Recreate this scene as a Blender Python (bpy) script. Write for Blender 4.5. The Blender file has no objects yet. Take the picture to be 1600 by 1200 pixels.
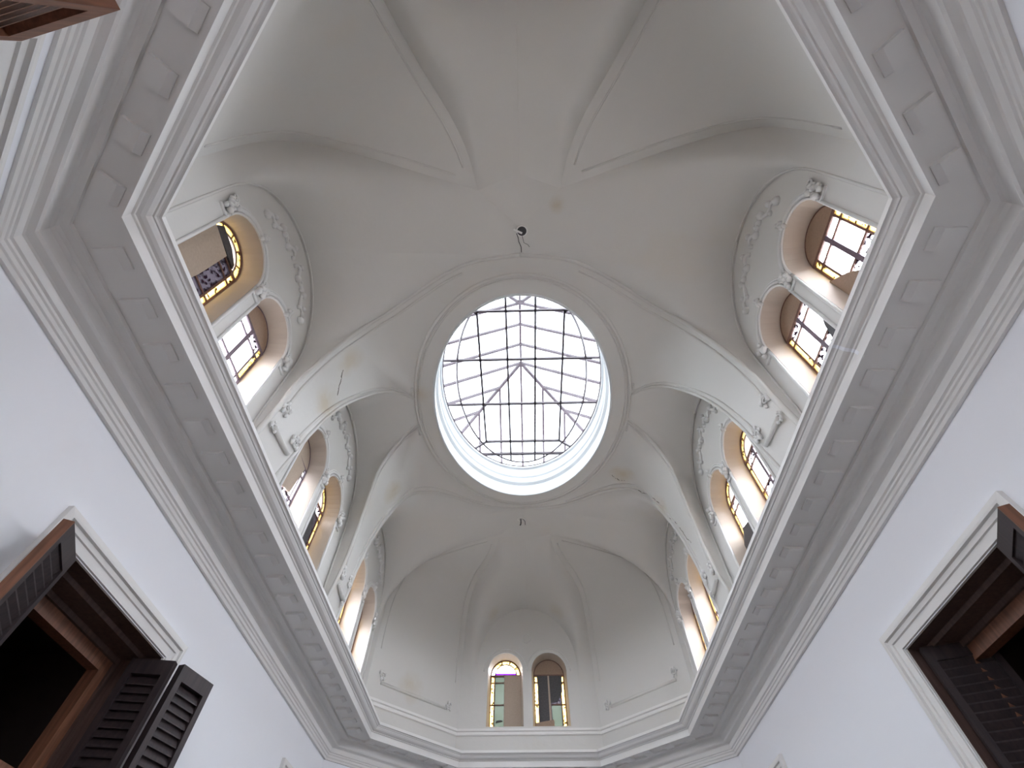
import bpy, math, random
from mathutils import Vector, Matrix
from mathutils.geometry import tessellate_polygon

random.seed(7)
S = 2.3            # metres per plan unit (half width of the hall between the cornice lips)
FL = -0.70         # floor, in plan units below the camera
YC = 1.885         # centre of the hall along its length
scene = bpy.context.scene
COL = scene.collection


def V(x, y, z):
    return Vector((x * S, y * S, (z - FL) * S))


# ------------------------------------------------------------------ camera
cam_data = bpy.data.cameras.new('camera')
cam_data.sensor_width = 36.0
cam_data.lens = 735.3 / 1600 * 36.0
cam_data.clip_start = 0.02
cam = bpy.data.objects.new('camera', cam_data)
COL.objects.link(cam)
pitch, yaw, roll = math.radians(55.91), math.radians(-1.54), math.radians(0.13)
fw = Vector((math.sin(yaw) * math.cos(pitch), math.cos(yaw) * math.cos(pitch), math.sin(pitch)))
rt0 = Vector((math.cos(yaw), -math.sin(yaw), 0))
up0 = rt0.cross(fw)
rt = rt0 * math.cos(roll) + up0 * math.sin(roll)
up = up0 * math.cos(roll) - rt0 * math.sin(roll)
M = Matrix((rt, up, -fw)).transposed().to_4x4()
M.translation = V(-0.019, 0, 0)
cam.matrix_world = M
scene.camera = cam

# ------------------------------------------------------------------ sky and exposure
world = bpy.data.worlds.new('overcast_sky')
scene.world = world
world.use_nodes = True
bg = world.node_tree.nodes['Background']
bg.inputs[0].default_value = (0.90, 0.95, 1.0, 1)
bg.inputs[1].default_value = 1.0
scene.view_settings.view_transform = 'Standard'
scene.view_settings.look = 'None'
scene.view_settings.gamma = 1
scene.view_settings.use_curve_mapping = False
scene.view_settings.exposure = 5.5
scene.cycles.diffuse_bounces = 6
scene.cycles.max_bounces = 14
scene.cycles.transparent_max_bounces = 16
scene.cycles.caustics_reflective = False
scene.cycles.caustics_refractive = False


def portal(name, loc, direction, sx, sy):
    l = bpy.data.lights.new(name, 'AREA')
    l.shape = 'RECTANGLE'
    l.size, l.size_y = sx, sy
    l.cycles.is_portal = True
    o = bpy.data.objects.new(name, l)
    COL.objects.link(o)
    o.location = loc
    o.rotation_euler = Vector(direction).to_track_quat('-Z', 'Y').to_euler()
    return o


portal('skylight_portal', V(0, YC, 2.775), (0, 0, -1), 1.16 * S, 1.63 * S)


# ------------------------------------------------------------------ materials
def new_mat(name):
    m = bpy.data.materials.new(name)
    m.use_nodes = True
    return m, m.node_tree.nodes, m.node_tree.links, m.node_tree.nodes['Principled BSDF']


def plaster(name, col, stain=(0.62, 0.52, 0.38), amount=0.25, bump=0.06, rough=0.75):
    m, N, L, b = new_mat(name)
    tc = N.new('ShaderNodeTexCoord')
    n1 = N.new('ShaderNodeTexNoise'); n1.inputs['Scale'].default_value = 0.9; n1.inputs['Detail'].default_value = 6
    n1.inputs['Roughness'].default_value = 0.62
    r1 = N.new('ShaderNodeValToRGB')
    r1.color_ramp.elements[0].position = 0.60; r1.color_ramp.elements[0].color = (0, 0, 0, 1)
    r1.color_ramp.elements[1].position = 0.86; r1.color_ramp.elements[1].color = (1, 1, 1, 1)
    mu = N.new('ShaderNodeMath'); mu.operation = 'MULTIPLY'; mu.inputs[1].default_value = amount
    mx = N.new('ShaderNodeMixRGB'); mx.inputs[1].default_value = (*col, 1); mx.inputs[2].default_value = (*stain, 1)
    n2 = N.new('ShaderNodeTexNoise'); n2.inputs['Scale'].default_value = 14; n2.inputs['Detail'].default_value = 5
    bp = N.new('ShaderNodeBump'); bp.inputs['Strength'].default_value = bump; bp.inputs['Distance'].default_value = 0.03
    L.new(tc.outputs['Object'], n1.inputs['Vector']); L.new(tc.outputs['Object'], n2.inputs['Vector'])
    L.new(n1.outputs['Fac'], r1.inputs[0]); L.new(r1.outputs[0], mu.inputs[0]); L.new(mu.outputs[0], mx.inputs[0])
    L.new(mx.outputs[0], b.inputs['Base Color'])
    L.new(n2.outputs['Fac'], bp.inputs['Height']); L.new(bp.outputs[0], b.inputs['Normal'])
    b.inputs['Roughness'].default_value = rough
    return m


def add_stains(m, spots, col=(0.50, 0.41, 0.27)):
    N, L = m.node_tree.nodes, m.node_tree.links
    b = N['Principled BSDF']
    src = b.inputs['Base Color'].links[0].from_socket
    tc = N.new('ShaderNodeTexCoord')
    nz = N.new('ShaderNodeTexNoise'); nz.inputs['Scale'].default_value = 4.5; nz.inputs['Detail'].default_value = 6
    L.new(tc.outputs['Object'], nz.inputs['Vector'])
    for p, rad, amt in spots:
        d = N.new('ShaderNodeVectorMath'); d.operation = 'DISTANCE'; d.inputs[1].default_value = V(*p)
        L.new(tc.outputs['Object'], d.inputs[0])
        f = N.new('ShaderNodeMapRange'); f.inputs[1].default_value = rad * S; f.inputs[2].default_value = 0.0
        f.inputs[3].default_value = 0.0; f.inputs[4].default_value = 1.0
        L.new(d.outputs['Value'], f.inputs[0])
        a = N.new('ShaderNodeMath'); a.operation = 'MULTIPLY'; L.new(f.outputs[0], a.inputs[0]); L.new(nz.outputs['Fac'], a.inputs[1])
        g = N.new('ShaderNodeMapRange'); g.inputs[1].default_value = 0.12; g.inputs[2].default_value = 0.5; g.inputs[4].default_value = amt
        L.new(a.outputs[0], g.inputs[0])
        mx = N.new('ShaderNodeMixRGB'); mx.inputs[2].default_value = (*col, 1)
        L.new(g.outputs[0], mx.inputs[0]); L.new(src, mx.inputs[1])
        src = mx.outputs[0]
    L.new(src, b.inputs['Base Color'])


def wood(name, c1, c2, scale=(3, 3, 30), rough=0.5):
    m, N, L, b = new_mat(name)
    tc = N.new('ShaderNodeTexCoord'); mp = N.new('ShaderNodeMapping')
    mp.inputs['Scale'].default_value = (scale[2], scale[2], scale[0])
    n = N.new('ShaderNodeTexNoise'); n.inputs['Scale'].default_value = 1.4; n.inputs['Detail'].default_value = 6
    r = N.new('ShaderNodeValToRGB')
    r.color_ramp.elements[0].position = 0.3; r.color_ramp.elements[0].color = (*c1, 1)
    r.color_ramp.elements[1].position = 0.75; r.color_ramp.elements[1].color = (*c2, 1)
    L.new(tc.outputs['Object'], mp.inputs[0]); L.new(mp.outputs[0], n.inputs['Vector'])
    L.new(n.outputs['Fac'], r.inputs[0]); L.new(r.outputs[0], b.inputs['Base Color'])
    b.inputs['Roughness'].default_value = rough
    return m


def glass(name, tint, see=0.85, flecks=0.0, fleck_col=(0.03, 0.015, 0.025)):
    """thin pane: mostly see-through tinted, partly diffusing, with a faint sheen"""
    m, N, L, b = new_mat(name)
    out = N['Material Output']
    tr = N.new('ShaderNodeBsdfTransparent'); tr.inputs[0].default_value = (*tint, 1)
    tl = N.new('ShaderNodeBsdfTranslucent'); tl.inputs[0].default_value = (*tint, 1)
    gl = N.new('ShaderNodeBsdfGlossy'); gl.inputs['Roughness'].default_value = 0.15
    m1 = N.new('ShaderNodeMixShader'); m1.inputs[0].default_value = see
    L.new(tl.outputs[0], m1.inputs[1]); L.new(tr.outputs[0], m1.inputs[2])
    m2 = N.new('ShaderNodeMixShader'); m2.inputs[0].default_value = 0.03
    L.new(m1.outputs[0], m2.inputs[1]); L.new(gl.outputs[0], m2.inputs[2])
    last = m2
    if flecks > 0:
        tc = N.new('ShaderNodeTexCoord')
        n = N.new('ShaderNodeTexNoise'); n.inputs['Scale'].default_value = 26; n.inputs['Detail'].default_value = 3
        n.noise_dimensions = '4D'
        oi = N.new('ShaderNodeObjectInfo'); w = N.new('ShaderNodeMath'); w.operation = 'MULTIPLY'; w.inputs[1].default_value = 40
        L.new(oi.outputs['Random'], w.inputs[0]); L.new(w.outputs[0], n.inputs['W'])
        r = N.new('ShaderNodeValToRGB'); r.color_ramp.interpolation = 'CONSTANT'
        r.color_ramp.elements[0].color = (0, 0, 0, 1)
        r.color_ramp.elements[1].position = 1 - flecks; r.color_ramp.elements[1].color = (1, 1, 1, 1)
        df = N.new('ShaderNodeBsdfDiffuse'); df.inputs[0].default_value = (*fleck_col, 1)
        m3 = N.new('ShaderNodeMixShader')
        L.new(tc.outputs['Object'], n.inputs['Vector']); L.new(n.outputs['Fac'], r.inputs[0]); L.new(r.outputs[0], m3.inputs[0])
        L.new(m2.outputs[0], m3.inputs[1]); L.new(df.outputs[0], m3.inputs[2])
        last = m3
    L.new(last.outputs[0], out.inputs['Surface'])
    return m


MAT = {
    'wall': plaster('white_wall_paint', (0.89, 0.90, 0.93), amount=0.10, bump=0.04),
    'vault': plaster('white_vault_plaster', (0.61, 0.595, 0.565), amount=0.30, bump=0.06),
    'trim': plaster('white_moulding_plaster', (0.77, 0.755, 0.73), amount=0.15, bump=0.03),
    'dressing': plaster('plaster_dressing', (0.67, 0.66, 0.64), amount=0.25, bump=0.03),
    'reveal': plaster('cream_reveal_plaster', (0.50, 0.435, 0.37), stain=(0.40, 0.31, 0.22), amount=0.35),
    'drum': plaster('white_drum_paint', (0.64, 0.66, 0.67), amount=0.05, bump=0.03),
    'floor': plaster('warm_stone_floor', (0.075, 0.055, 0.042), stain=(0.05, 0.036, 0.028), amount=0.6),
    'crack': plaster('dark_crack', (0.14, 0.125, 0.10), amount=0.2),
    'ground': plaster('grey_paving', (0.11, 0.105, 0.10), amount=0.4),
    'dark_wood': wood('dark_shutter_wood', (0.018, 0.012, 0.014), (0.045, 0.028, 0.028)),
    'brown_wood': wood('red_brown_wood', (0.13, 0.055, 0.03), (0.26, 0.11, 0.06)),
    'lining': wood('dark_brown_lining_wood', (0.07, 0.04, 0.034), (0.13, 0.08, 0.065)),
    'lead': wood('brown_window_bar', (0.10, 0.045, 0.03), (0.20, 0.09, 0.06)),
    'dark_lead': wood('purple_brown_window_bar', (0.10, 0.07, 0.085), (0.17, 0.12, 0.15)),
    'board': wood('tan_board', (0.38, 0.30, 0.23), (0.43, 0.34, 0.265)),
    'brown_board': wood('brown_board', (0.27, 0.18, 0.12), (0.32, 0.215, 0.15)),
    'dark_board': wood('charcoal_board', (0.035, 0.032, 0.034), (0.07, 0.065, 0.068)),
    'iron': wood('painted_iron_bar', (0.035, 0.022, 0.028), (0.06, 0.04, 0.048)),
    'dark_room': plaster('unlit_room_dark', (0.05, 0.035, 0.03), amount=0.3),  # near-black colour puts the unlit room's shade into its walls
    'clear': glass('clear_pane', (0.97, 0.97, 1.0), 0.9),
    'painted': glass('painted_pane', (0.97, 0.96, 1.0), 0.9, flecks=0.46),
    'amber': glass('amber_pane', (0.56, 0.45, 0.24), 0.45, flecks=0.40, fleck_col=(0.09, 0.04, 0.01)),
    'violet': glass('violet_pane', (0.17, 0.06, 0.24), 0.5),
    'pale': glass('pale_pink_pane', (0.30, 0.265, 0.245), 0.5),
    'smoke': glass('smoky_violet_pane', (0.085, 0.077, 0.086), 0.4, flecks=0.43),
    'green': glass('grey_green_pane', (0.105, 0.115, 0.10), 0.4),
    'roof_glass': glass('skylight_glass', (0.39, 0.40, 0.41), 0.8),
}


add_stains(MAT['vault'], [((-1.01, 1.42, 1.95), 0.17, 0.6), ((-0.93, 1.32, 2.20), 0.14, 0.5), ((-0.91, 2.41, 2.27), 0.12, 0.6), ((0.72, 2.49, 2.46), 0.14, 0.6),
                         ((0.20, 0.60, 2.54), 0.07, 0.6), ((-0.86, 3.79, 1.62), 0.16, 0.5), ((0.95, 2.52, 2.2), 0.12, 0.45), ((-0.66, 1.75, 2.49), 0.10, 0.4),
                         ((0.25, 4.0, 2.30), 0.12, 0.4), ((-0.25, 4.0, 2.28), 0.12, 0.4)])


# ------------------------------------------------------------------ mesh helpers
def mk(name, verts, faces, mat, parent=None, smooth=False, scaled=False, mats=None, fmat=None):
    me = bpy.data.meshes.new(name)
    if not scaled:
        verts = [V(*v) for v in verts]
    me.from_pydata([tuple(v) for v in verts], [], faces)
    me.materials.append(MAT[mat])
    if mats:
        for x in mats:
            me.materials.append(MAT[x])
        for p, i in zip(me.polygons, fmat):
            p.material_index = i
    if smooth:
        for p in me.polygons:
            p.use_smooth = True
    me.update()
    o = bpy.data.objects.new(name, me)
    COL.objects.link(o)
    if parent:
        o.parent = parent
    return o


def tag(o, label=None, cat=None, group=None, kind=None):
    if label: o['label'] = label
    if cat: o['category'] = cat
    if group: o['group'] = group
    if kind: o['kind'] = kind
    return o


def empty(name, loc=(0, 0, 0)):
    o = bpy.data.objects.new(name, None)
    o.empty_display_size = 0.1
    COL.objects.link(o)
    o.location = loc
    return o


def adopt(child, parent):
    """parent without moving the child (parents here are unrotated empties or identity meshes)"""
    child.parent = parent
    child.matrix_parent_inverse = Matrix.Translation(parent.location).inverted()
    return child


class MB:
    def __init__(s): s.v = []; s.f = []
    def add(s, vf):
        n = len(s.v); s.v += list(vf[0]); s.f += [tuple(i + n for i in f) for f in vf[1]]
        return s
    def build(s, name, mat, parent=None, smooth=False):
        o = mk(name, s.v, s.f, mat, None, smooth)
        if parent: adopt(o, parent)
        return o


BOXF = [(0, 3, 2, 1), (4, 5, 6, 7), (0, 1, 5, 4), (1, 2, 6, 5), (2, 3, 7, 6), (3, 0, 4, 7)]


def box_axes(o, a, b, c):
    """box from corner o with edge vectors a, b, c"""
    o, a, b, c = map(Vector, (o, a, b, c))
    return [o, o + a, o + a + b, o + b, o + c, o + a + c, o + a + b + c, o + b + c], BOXF


def tube(path, r, n=6, closed=False, taper=None):
    path = [Vector(p) for p in path]
    vs, fs = [], []
    m = len(path)
    prev = None
    for i, p in enumerate(path):
        if closed:
            t = path[(i + 1) % m] - path[i - 1]
        else:
            t = path[min(i + 1, m - 1)] - path[max(i - 1, 0)]
        if t.length < 1e-9: t = Vector((0, 0, 1))
        t.normalize()
        if prev is None:
            ref = Vector((0, 0, 1)) if abs(t.z) < 0.9 else Vector((1, 0, 0))
            a = t.cross(ref).normalized()
        else:
            a = (prev - t * prev.dot(t)).normalized()
        prev = a
        b = t.cross(a)
        rr = r * (taper(i / (m - 1)) if taper else 1)
        for k in range(n):
            ang = 2 * math.pi * k / n
            vs.append(p + (a * math.cos(ang) + b * math.sin(ang)) * rr)
    rng = m if closed else m - 1
    for i in range(rng):
        j = (i + 1) % m
        for k in range(n):
            l = (k + 1) % n
            fs.append((i * n + k, i * n + l, j * n + l, j * n + k))
    if not closed:
        fs.append(tuple(range(n))[::-1]); fs.append(tuple((m - 1) * n + k for k in range(n)))
    return vs, fs


def blob(c, r, sx=(1, 1, 1), seg=6, rings=4):
    c = Vector(c); vs = []; fs = []
    for i in range(rings + 1):
        th = math.pi * i / rings
        for k in range(seg):
            ph = 2 * math.pi * k / seg
            vs.append(c + Vector((r * sx[0] * math.sin(th) * math.cos(ph), r * sx[1] * math.sin(th) * math.sin(ph), r * sx[2] * math.cos(th))))
    for i in range(rings):
        for k in range(seg):
            l = (k + 1) % seg
            fs.append((i * seg + k, i * seg + l, (i + 1) * seg + l, (i + 1) * seg + k))
    return vs, fs


def catmull(pts, per=12):
    P = [Vector(p) for p in pts]
    out = []
    for i in range(len(P) - 1):
        p0 = P[i - 1] if i else P[0] * 2 - P[1]
        p1, p2 = P[i], P[i + 1]
        p3 = P[i + 2] if i + 2 < len(P) else P[-1] * 2 - P[-2]
        for k in range(per):
            t = k / per
            out.append(0.5 * ((2 * p1) + (p2 - p0) * t + (2 * p0 - 5 * p1 + 4 * p2 - p3) * t * t + (3 * p1 - p0 - 3 * p2 + p3) * t ** 3))
    out.append(P[-1])
    return out


def resample(pts, n):
    pts = [Vector(p) for p in pts]
    d = [0]
    for a, b in zip(pts, pts[1:]): d.append(d[-1] + (b - a).length)
    out = []; j = 0
    for i in range(n):
        t = d[-1] * i / (n - 1)
        while j < len(d) - 2 and d[j + 1] < t: j += 1
        k = (t - d[j]) / max(1e-9, d[j + 1] - d[j])
        out.append(pts[j].lerp(pts[j + 1], min(1, max(0, k))))
    return out


def loft(A, B, m, bow=None):
    """grid between equal-length curves A and B; bow(v) optional z lift"""
    n = len(A); vs = []; fs = []
    for j in range(m + 1):
        v = j / m
        for i in range(n):
            p = A[i].lerp(B[i], v)
            vs.append(p)
    for j in range(m):
        for i in range(n - 1):
            fs.append((j * n + i, j * n + i + 1, (j + 1) * n + i + 1, (j + 1) * n + i))
    return vs, fs


def mir(P, sx, fy):
    return [Vector((p[0] * sx, (2 * YC - p[1]) if fy else p[1], p[2])) for p in P]


# ------------------------------------------------------------------ key heights and plans
H = 1.202                       # underside edge of the cornice lip
UW, UYC, UE, UEY = 1.12, 0.24, 0.54, -0.34   # upper wall: half width, corner y, end half width, end y
ZB = 1.27                       # bottom of the upper wall
LW, LYC, LE, LEY = 1.25, 0.313, 0.49, -0.45  # lower wall


def octagon(x, yc, e, ye):
    q = [(x, yc), (e, ye), (-e, ye), (-x, yc)]
    return q + [(a, 2 * YC - b) for a, b in reversed(q)]


def ring_at(d):
    """corners of the octagon at distance d behind (or, negative, in front of) the lip"""
    if d >= 0:
        return octagon(1 + d, 0.288 + 0.10 * d, 0.49, -0.222 - 0.91 * d)
    return octagon(1 + d, 0.288 - 0.414 * d, 0.49 + 0.414 * d, -0.222 - d)


def sweep(rings):
    """rings: list of (list of 8 xy, z)"""
    vs, fs = [], []
    for R, z in rings:
        vs += [(x, y, z) for x, y in R]
    for j in range(len(rings) - 1):
        for i in range(8):
            k = (i + 1) % 8
            fs.append((j * 8 + i, j * 8 + k, (j + 1) * 8 + k, (j + 1) * 8 + i))
    return vs, fs


# ------------------------------------------------------------------ floor
fo = octagon(2.6, -0.5, 1.4, -1.7)
mk_floor = mk('floor', [(x, y, FL) for x, y in fo], [tuple(range(8))], 'floor')
tag(mk_floor, 'warm stone floor of the hall below the vault', 'floor', kind='structure')


# ------------------------------------------------------------------ lower walls with door openings
def wall_poly(name, P, Q, z0, z1, holes, mat, label, thick=0.0):
    """vertical wall from P to Q (xy) with rectangular holes (s0, s1, top) reaching the floor"""
    P, Q = Vector((*P, 0)), Vector((*Q, 0))
    u = (Q - P).normalized(); Ln = (Q - P).length
    pts = [(0, z0)]
    for s0, s1, top in holes:
        pts += [(s0, z0), (s0, top), (s1, top), (s1, z0)]
    pts += [(Ln, z0), (Ln, z1), (0, z1)]
    v3 = [P + u * s + Vector((0, 0, z)) for s, z in pts]
    tris = tessellate_polygon([[Vector((s, z, 0)) for s, z in pts]])
    o = mk(name, v3, [tuple(t) for t in tris], mat)
    return tag(o, label, 'wall', kind='structure')


ZQ = H - 0.105
side_doors = [(1.03, 1.645, 0.805), (2.93, 3.36, 0.84)]
sh = [(a - LYC, b - LYC, t) for a, b, t in side_doors]
yf = 2 * YC - LYC
wall_poly('wall_left', (-LW, LYC), (-LW, yf), FL, ZQ, sh, 'wall', 'white painted lower wall on the left under the cornice')
wall_poly('wall_right', (LW, LYC), (LW, yf), FL, ZQ, sh, 'wall', 'white painted lower wall on the right under the cornice')
cd = [(0.07, 0.50, 0.975)]
wall_poly('wall_near_left', (-LW, LYC), (-LE, LEY), FL, ZQ, cd, 'wall', 'angled white lower wall at the top left corner of the photo')
wall_poly('wall_near_right', (LW, LYC), (LE, LEY), FL, ZQ, [], 'wall', 'angled white lower wall at the top right corner of the photo')
wall_poly('wall_near', (-LE, LEY), (LE, LEY), FL, ZQ, [(0.37, 0.61, 0.70)], 'wall', 'white lower end wall behind the viewer')  # opening cut for the added glazed door
wall_poly('wall_far_left', (-LW, yf), (-LE, 2 * YC - LEY), FL, ZQ, [], 'wall', 'angled white lower wall at the far left below the cornice')
wall_poly('wall_far_right', (LW, yf), (LE, 2 * YC - LEY), FL, ZQ, [], 'wall', 'angled white lower wall at the far right below the cornice')
wall_poly('wall_far', (-LE, 2 * YC - LEY), (LE, 2 * YC - LEY), FL, ZQ, [], 'wall', 'white lower end wall below the paired far windows')

ground = mk('ground', [(-40, -40, FL - 0.06), (40, -40, FL - 0.06), (40, 40, FL - 0.06), (-40, 40, FL - 0.06)], [(0, 1, 2, 3)], 'ground')
tag(ground, 'grey paved ground outside round the building', 'ground', kind='structure')

# unseen glazed door added in the near end wall to light the lower walls
gd = empty('door_6', V(0, LEY - 0.05, FL))
tag(gd, 'unseen glazed door added behind the viewer to light the lower walls', 'door', kind='structure')
portal('added_door_portal', V(0, LEY - 0.02, (FL + 0.70) / 2), (0, 1, 0), 0.24 * S, (0.70 - FL) * S)
for x0, x1, z0, z1, nm in [(-0.12, -0.10, FL, 0.70, 'stile'), (0.10, 0.12, FL, 0.70, 'stile'),
                           (-0.10, 0.10, 0.68, 0.70, 'rail'), (-0.10, 0.10, FL, FL + 0.06, 'rail'), (-0.10, 0.10, 0.20, 0.22, 'rail')]:
    adopt(mk(nm, *box_axes((x0, LEY - 0.08, z0), (x1 - x0, 0, 0), (0, 0.05, 0), (0, 0, z1 - z0)), 'brown_wood'), gd)
for z0, z1 in ((FL + 0.06, 0.20), (0.22, 0.68)):
    adopt(mk('pane', *box_axes((-0.10, LEY - 0.058, z0), (0.20, 0, 0), (0, 0.004, 0), (0, 0, z1 - z0)), 'clear'), gd)

# ------------------------------------------------------------------ cornice
prof = [(0.275, -0.115), (0.238, -0.115), (0.236, -0.104), (0.231, -0.101), (0.231, -0.090), (0.226, -0.087), (0.226, -0.080),
        (0.219, -0.077), (0.219, -0.054), (0.213, -0.051), (0.192, -0.046), (0.185, -0.040), (0.182, -0.014),
        (0.176, -0.004), (0.166, 0.000), (0.140, 0.000), (0.138, 0.010), (0.012, 0.010), (0.012, 0.000), (0.0, 0.0),
        (0.0, 0.034), (-0.005, 0.036), (-0.007, 0.040), (-0.016, 0.042), (-0.025, 0.047), (-0.031, 0.055), (-0.033, 0.060),
        (-0.037, 0.060), (-0.040, 0.064), (-0.044, 0.066), (-0.050, 0.067), (-0.050, 0.082)]
cornice = mk('trim_1', *sweep([(ring_at(d), H + z) for d, z in prof] + [(octagon(UW + 0.02, UYC, UE, UEY - 0.02), H + 0.095)]), 'trim')
tag(cornice, 'deep white moulded cornice with modillion blocks running round the whole hall', 'cornice', kind='structure')

# pale strip of tape across the lip on the right, below the second window
tp = [(0.002, -0.001), (-0.0015, 0.034)] + [(d - 0.0015, z - 0.0015) for d, z in prof[21:31]]
tv = []
for d, z in tp:
    tv += [(1 + d, 0.735, H + z), (1 + d, 0.747, H + z)]
adopt(mk('tape_strip', tv, [(2 * i, 2 * i + 1, 2 * i + 3, 2 * i + 2) for i in range(len(tp) - 1)], 'wall'), cornice)
# modillion blocks under the soffit, every one a part of the cornice
mb_me = None
lens = 0.078; wid = 0.060; dep = 0.013
bv = []
for (a, hgt) in ((0.0, dep), (0.75, dep), (1.0, dep * 0.35)):
    bv += [(a * lens, -wid / 2, -hgt), (a * lens, wid / 2, -hgt)]
top = [(0, -wid / 2, 0), (0, wid / 2, 0), (lens, wid / 2, 0), (lens, -wid / 2, 0)]
bverts = bv + top
bfaces = [(0, 1, 3, 2), (2, 3, 5, 4), (4, 5, 8, 9), (0, 2, 4, 9, 6), (1, 7, 8, 5, 3), (0, 6, 7, 1)]
mod_me = bpy.data.meshes.new('modillion')
mod_me.from_pydata([tuple(Vector(v) * S) for v in bverts], [], bfaces)
mod_me.materials.append(MAT['trim'])


def modillion(x, y, dirx, diry, k=1.0):
    o = bpy.data.objects.new('modillion', mod_me)
    COL.objects.link(o); o.parent = cornice
    o.location = V(x, y, H + 0.0105)
    # local +x points out towards the room edge (thin end first at the wall side)
    o.rotation_euler = (0, 0, math.atan2(diry, dirx))
    o.scale = (k, 1, 1)


for sx in (-1, 1):
    for k in range(22):
        y = 0.395 + 0.142 * k
        if y < 2 * YC - 0.36:
            modillion(sx * 1.118, y, -sx, 0)
    for fy in (0, 1):
        for k in range(5):
            t = 0.03 + 0.112 * k
            px, py = 1 - t + 0.707 * 0.078, 0.288 - t - 0.707 * 0.078
            if fy: modillion(sx * px, 2 * YC - py, -sx * 0.707, -0.707, 0.76)
            else: modillion(sx * px, py, -sx * 0.707, 0.707, 0.76)
for fy in (0, 1):
    for k in range(6):
        x = -0.355 + 0.142 * k
        y = -0.222 - 0.115
        modillion(x, (2 * YC - y) if fy else y, 0, -1 if fy else 1)

# ------------------------------------------------------------------ vault curves (quarter with x > 0, near half)
Ncurve = catmull([(1.10, 1.20, ZB), (1.085, 1.20, 1.45), (1.065, 1.20, 1.62), (1.05, 1.20, 1.81), (0.985, 1.20, 2.10), (0.86, 1.185, 2.38),
                  (0.73, 1.135, 2.475), (0.598, 1.06, 2.515), (0.40, 0.945, 2.53), (0.23, 0.885, 2.535), (0, 0.862, 2.54)])
RX, RY, RZ = 0.70, 0.93, 2.49


def ring_pt(y):
    k = (y - YC) / RY
    return (RX * math.sqrt(max(0, 1 - k * k)), y, RZ)


Lcurve = catmull([(1.10, 1.43, ZB), (1.07, 1.43, 1.45), (1.045, 1.435, 1.60), (1.03, 1.445, 1.74), (1.0, 1.50, 2.0), (0.95, 1.595, 2.25),
                  (0.86, 1.665, 2.41), (0.77, 1.73, 2.475), ring_pt(1.79)])
NN = 40
# ring arc from y=1.79 round to the axis
t0 = math.asin((1.79 - YC) / RY)
arc = [Vector((RX * math.cos(t), YC + RY * math.sin(t), RZ)) for t in [t0 + (-math.pi / 2 - t0) * i / 20 for i in range(21)]]
Nn = resample(Ncurve, NN)
nL = 20
Ln = resample(Lcurve, nL)
Kp = Ln + resample(arc, NN - nL + 1)[1:]
ringmid = [Vector((RX * math.cos(t), YC + RY * math.sin(t), RZ)) for t in [t0 * (1 - i / 3) for i in range(4)]]
LB = Ln + ringmid[1:]


def wall_arch(c, hw, zc, crown, n, place):
    """half curve from base to crown (low u side when hw < 0)"""
    pts = [(c + hw, ZB), (c + hw, zc)]
    k = 24
    pts = [(c + hw, ZB + (zc - ZB) * i / 8) for i in range(8)]
    for i in range(k + 1):
        a = math.pi / 2 * i / k
        pts.append((c + hw * math.cos(a), zc + (crown - zc) * math.sin(a)))
    return resample([place(u, z) for u, z in pts], n)


side = lambda u, z: Vector((UW, u, z))
endw = lambda u, z: Vector((u, UEY, z))
HB, HA, HE = 0.465, 0.415, 0.41
CA = 0.775
ZS, ZCR = 1.93, 2.405
WB = wall_arch(YC, -HB, ZS, ZCR, len(LB), side)
WAn = wall_arch(CA, HA, ZS, ZCR, NN, side)

R1 = resample(catmull([(1.12, 0.24, ZB), (1.12, 0.238, 1.8), (1.113, 0.238, 2.12), (1.065, 0.25, 2.34), (0.95, 0.286, 2.465),
                       (0.80, 0.332, 2.505), (0.654, 0.378, 2.525), (0.45, 0.447, 2.54), (0.21, 0.525, 2.548)]), 28)
R2 = resample(catmull([(0.54, -0.34, ZB), (0.54, -0.338, 1.8), (0.537, -0.325, 2.05), (0.523, -0.26, 2.27), (0.485, -0.14, 2.42),
                       (0.42, 0.0, 2.49), (0.36, 0.107, 2.515), (0.30, 0.217, 2.53), (0.245, 0.36, 2.542), (0.21, 0.525, 2.548)]), 28)
G = R1[-1]
HK = Vector((0, 0.72, 2.552)); EK = Vector((0, 0.45, 2.552))
Ka = R1 + [G.lerp(HK, i / 4) for i in range(1, 5)]
WAc = wall_arch(CA, -HA, ZS, ZCR, len(Ka), side)
Ke = R2 + [G.lerp(EK, i / 4) for i in range(1, 5)]
WE = wall_arch(0, HE, ZS, ZCR, len(Ke), endw)
N_hk = Nn  # up to the arch crown; the strip from crown to hook is part of the bay

vault = MB()
for sx in (1, -1):
    for fy in (0, 1):
        m_ = lambda P: mir(P, sx, fy)
        vault.add(loft(m_(Nn), m_(Kp), 10))
        vault.add(loft(m_(WB), m_(LB), 14))
        # end bay: wall arch to the transverse arch, then on to the hook
        crownline = [Nn[i] for i in range(NN)]
        vault.add(loft(m_(WAn), m_(crownline), 16))
        vault.add(loft(m_(WAc), m_(Ka), 16))
        # strip between transverse arch crown, hook and bay crown
        A, B, C = WAn[-1], Nn[-1], HK
        n = 16
        vault.add(loft(m_([A.lerp(B, i / n) for i in range(n + 1)]), m_([A.lerp(C, i / n) for i in range(n + 1)]), 3))
        vault.add(loft(m_(R1), m_(R2), 12))
        vault.add(loft(m_(WE), m_(Ke), 14))
        vault.add((m_([G, HK, EK]), [(0, 1, 2)]))
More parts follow.
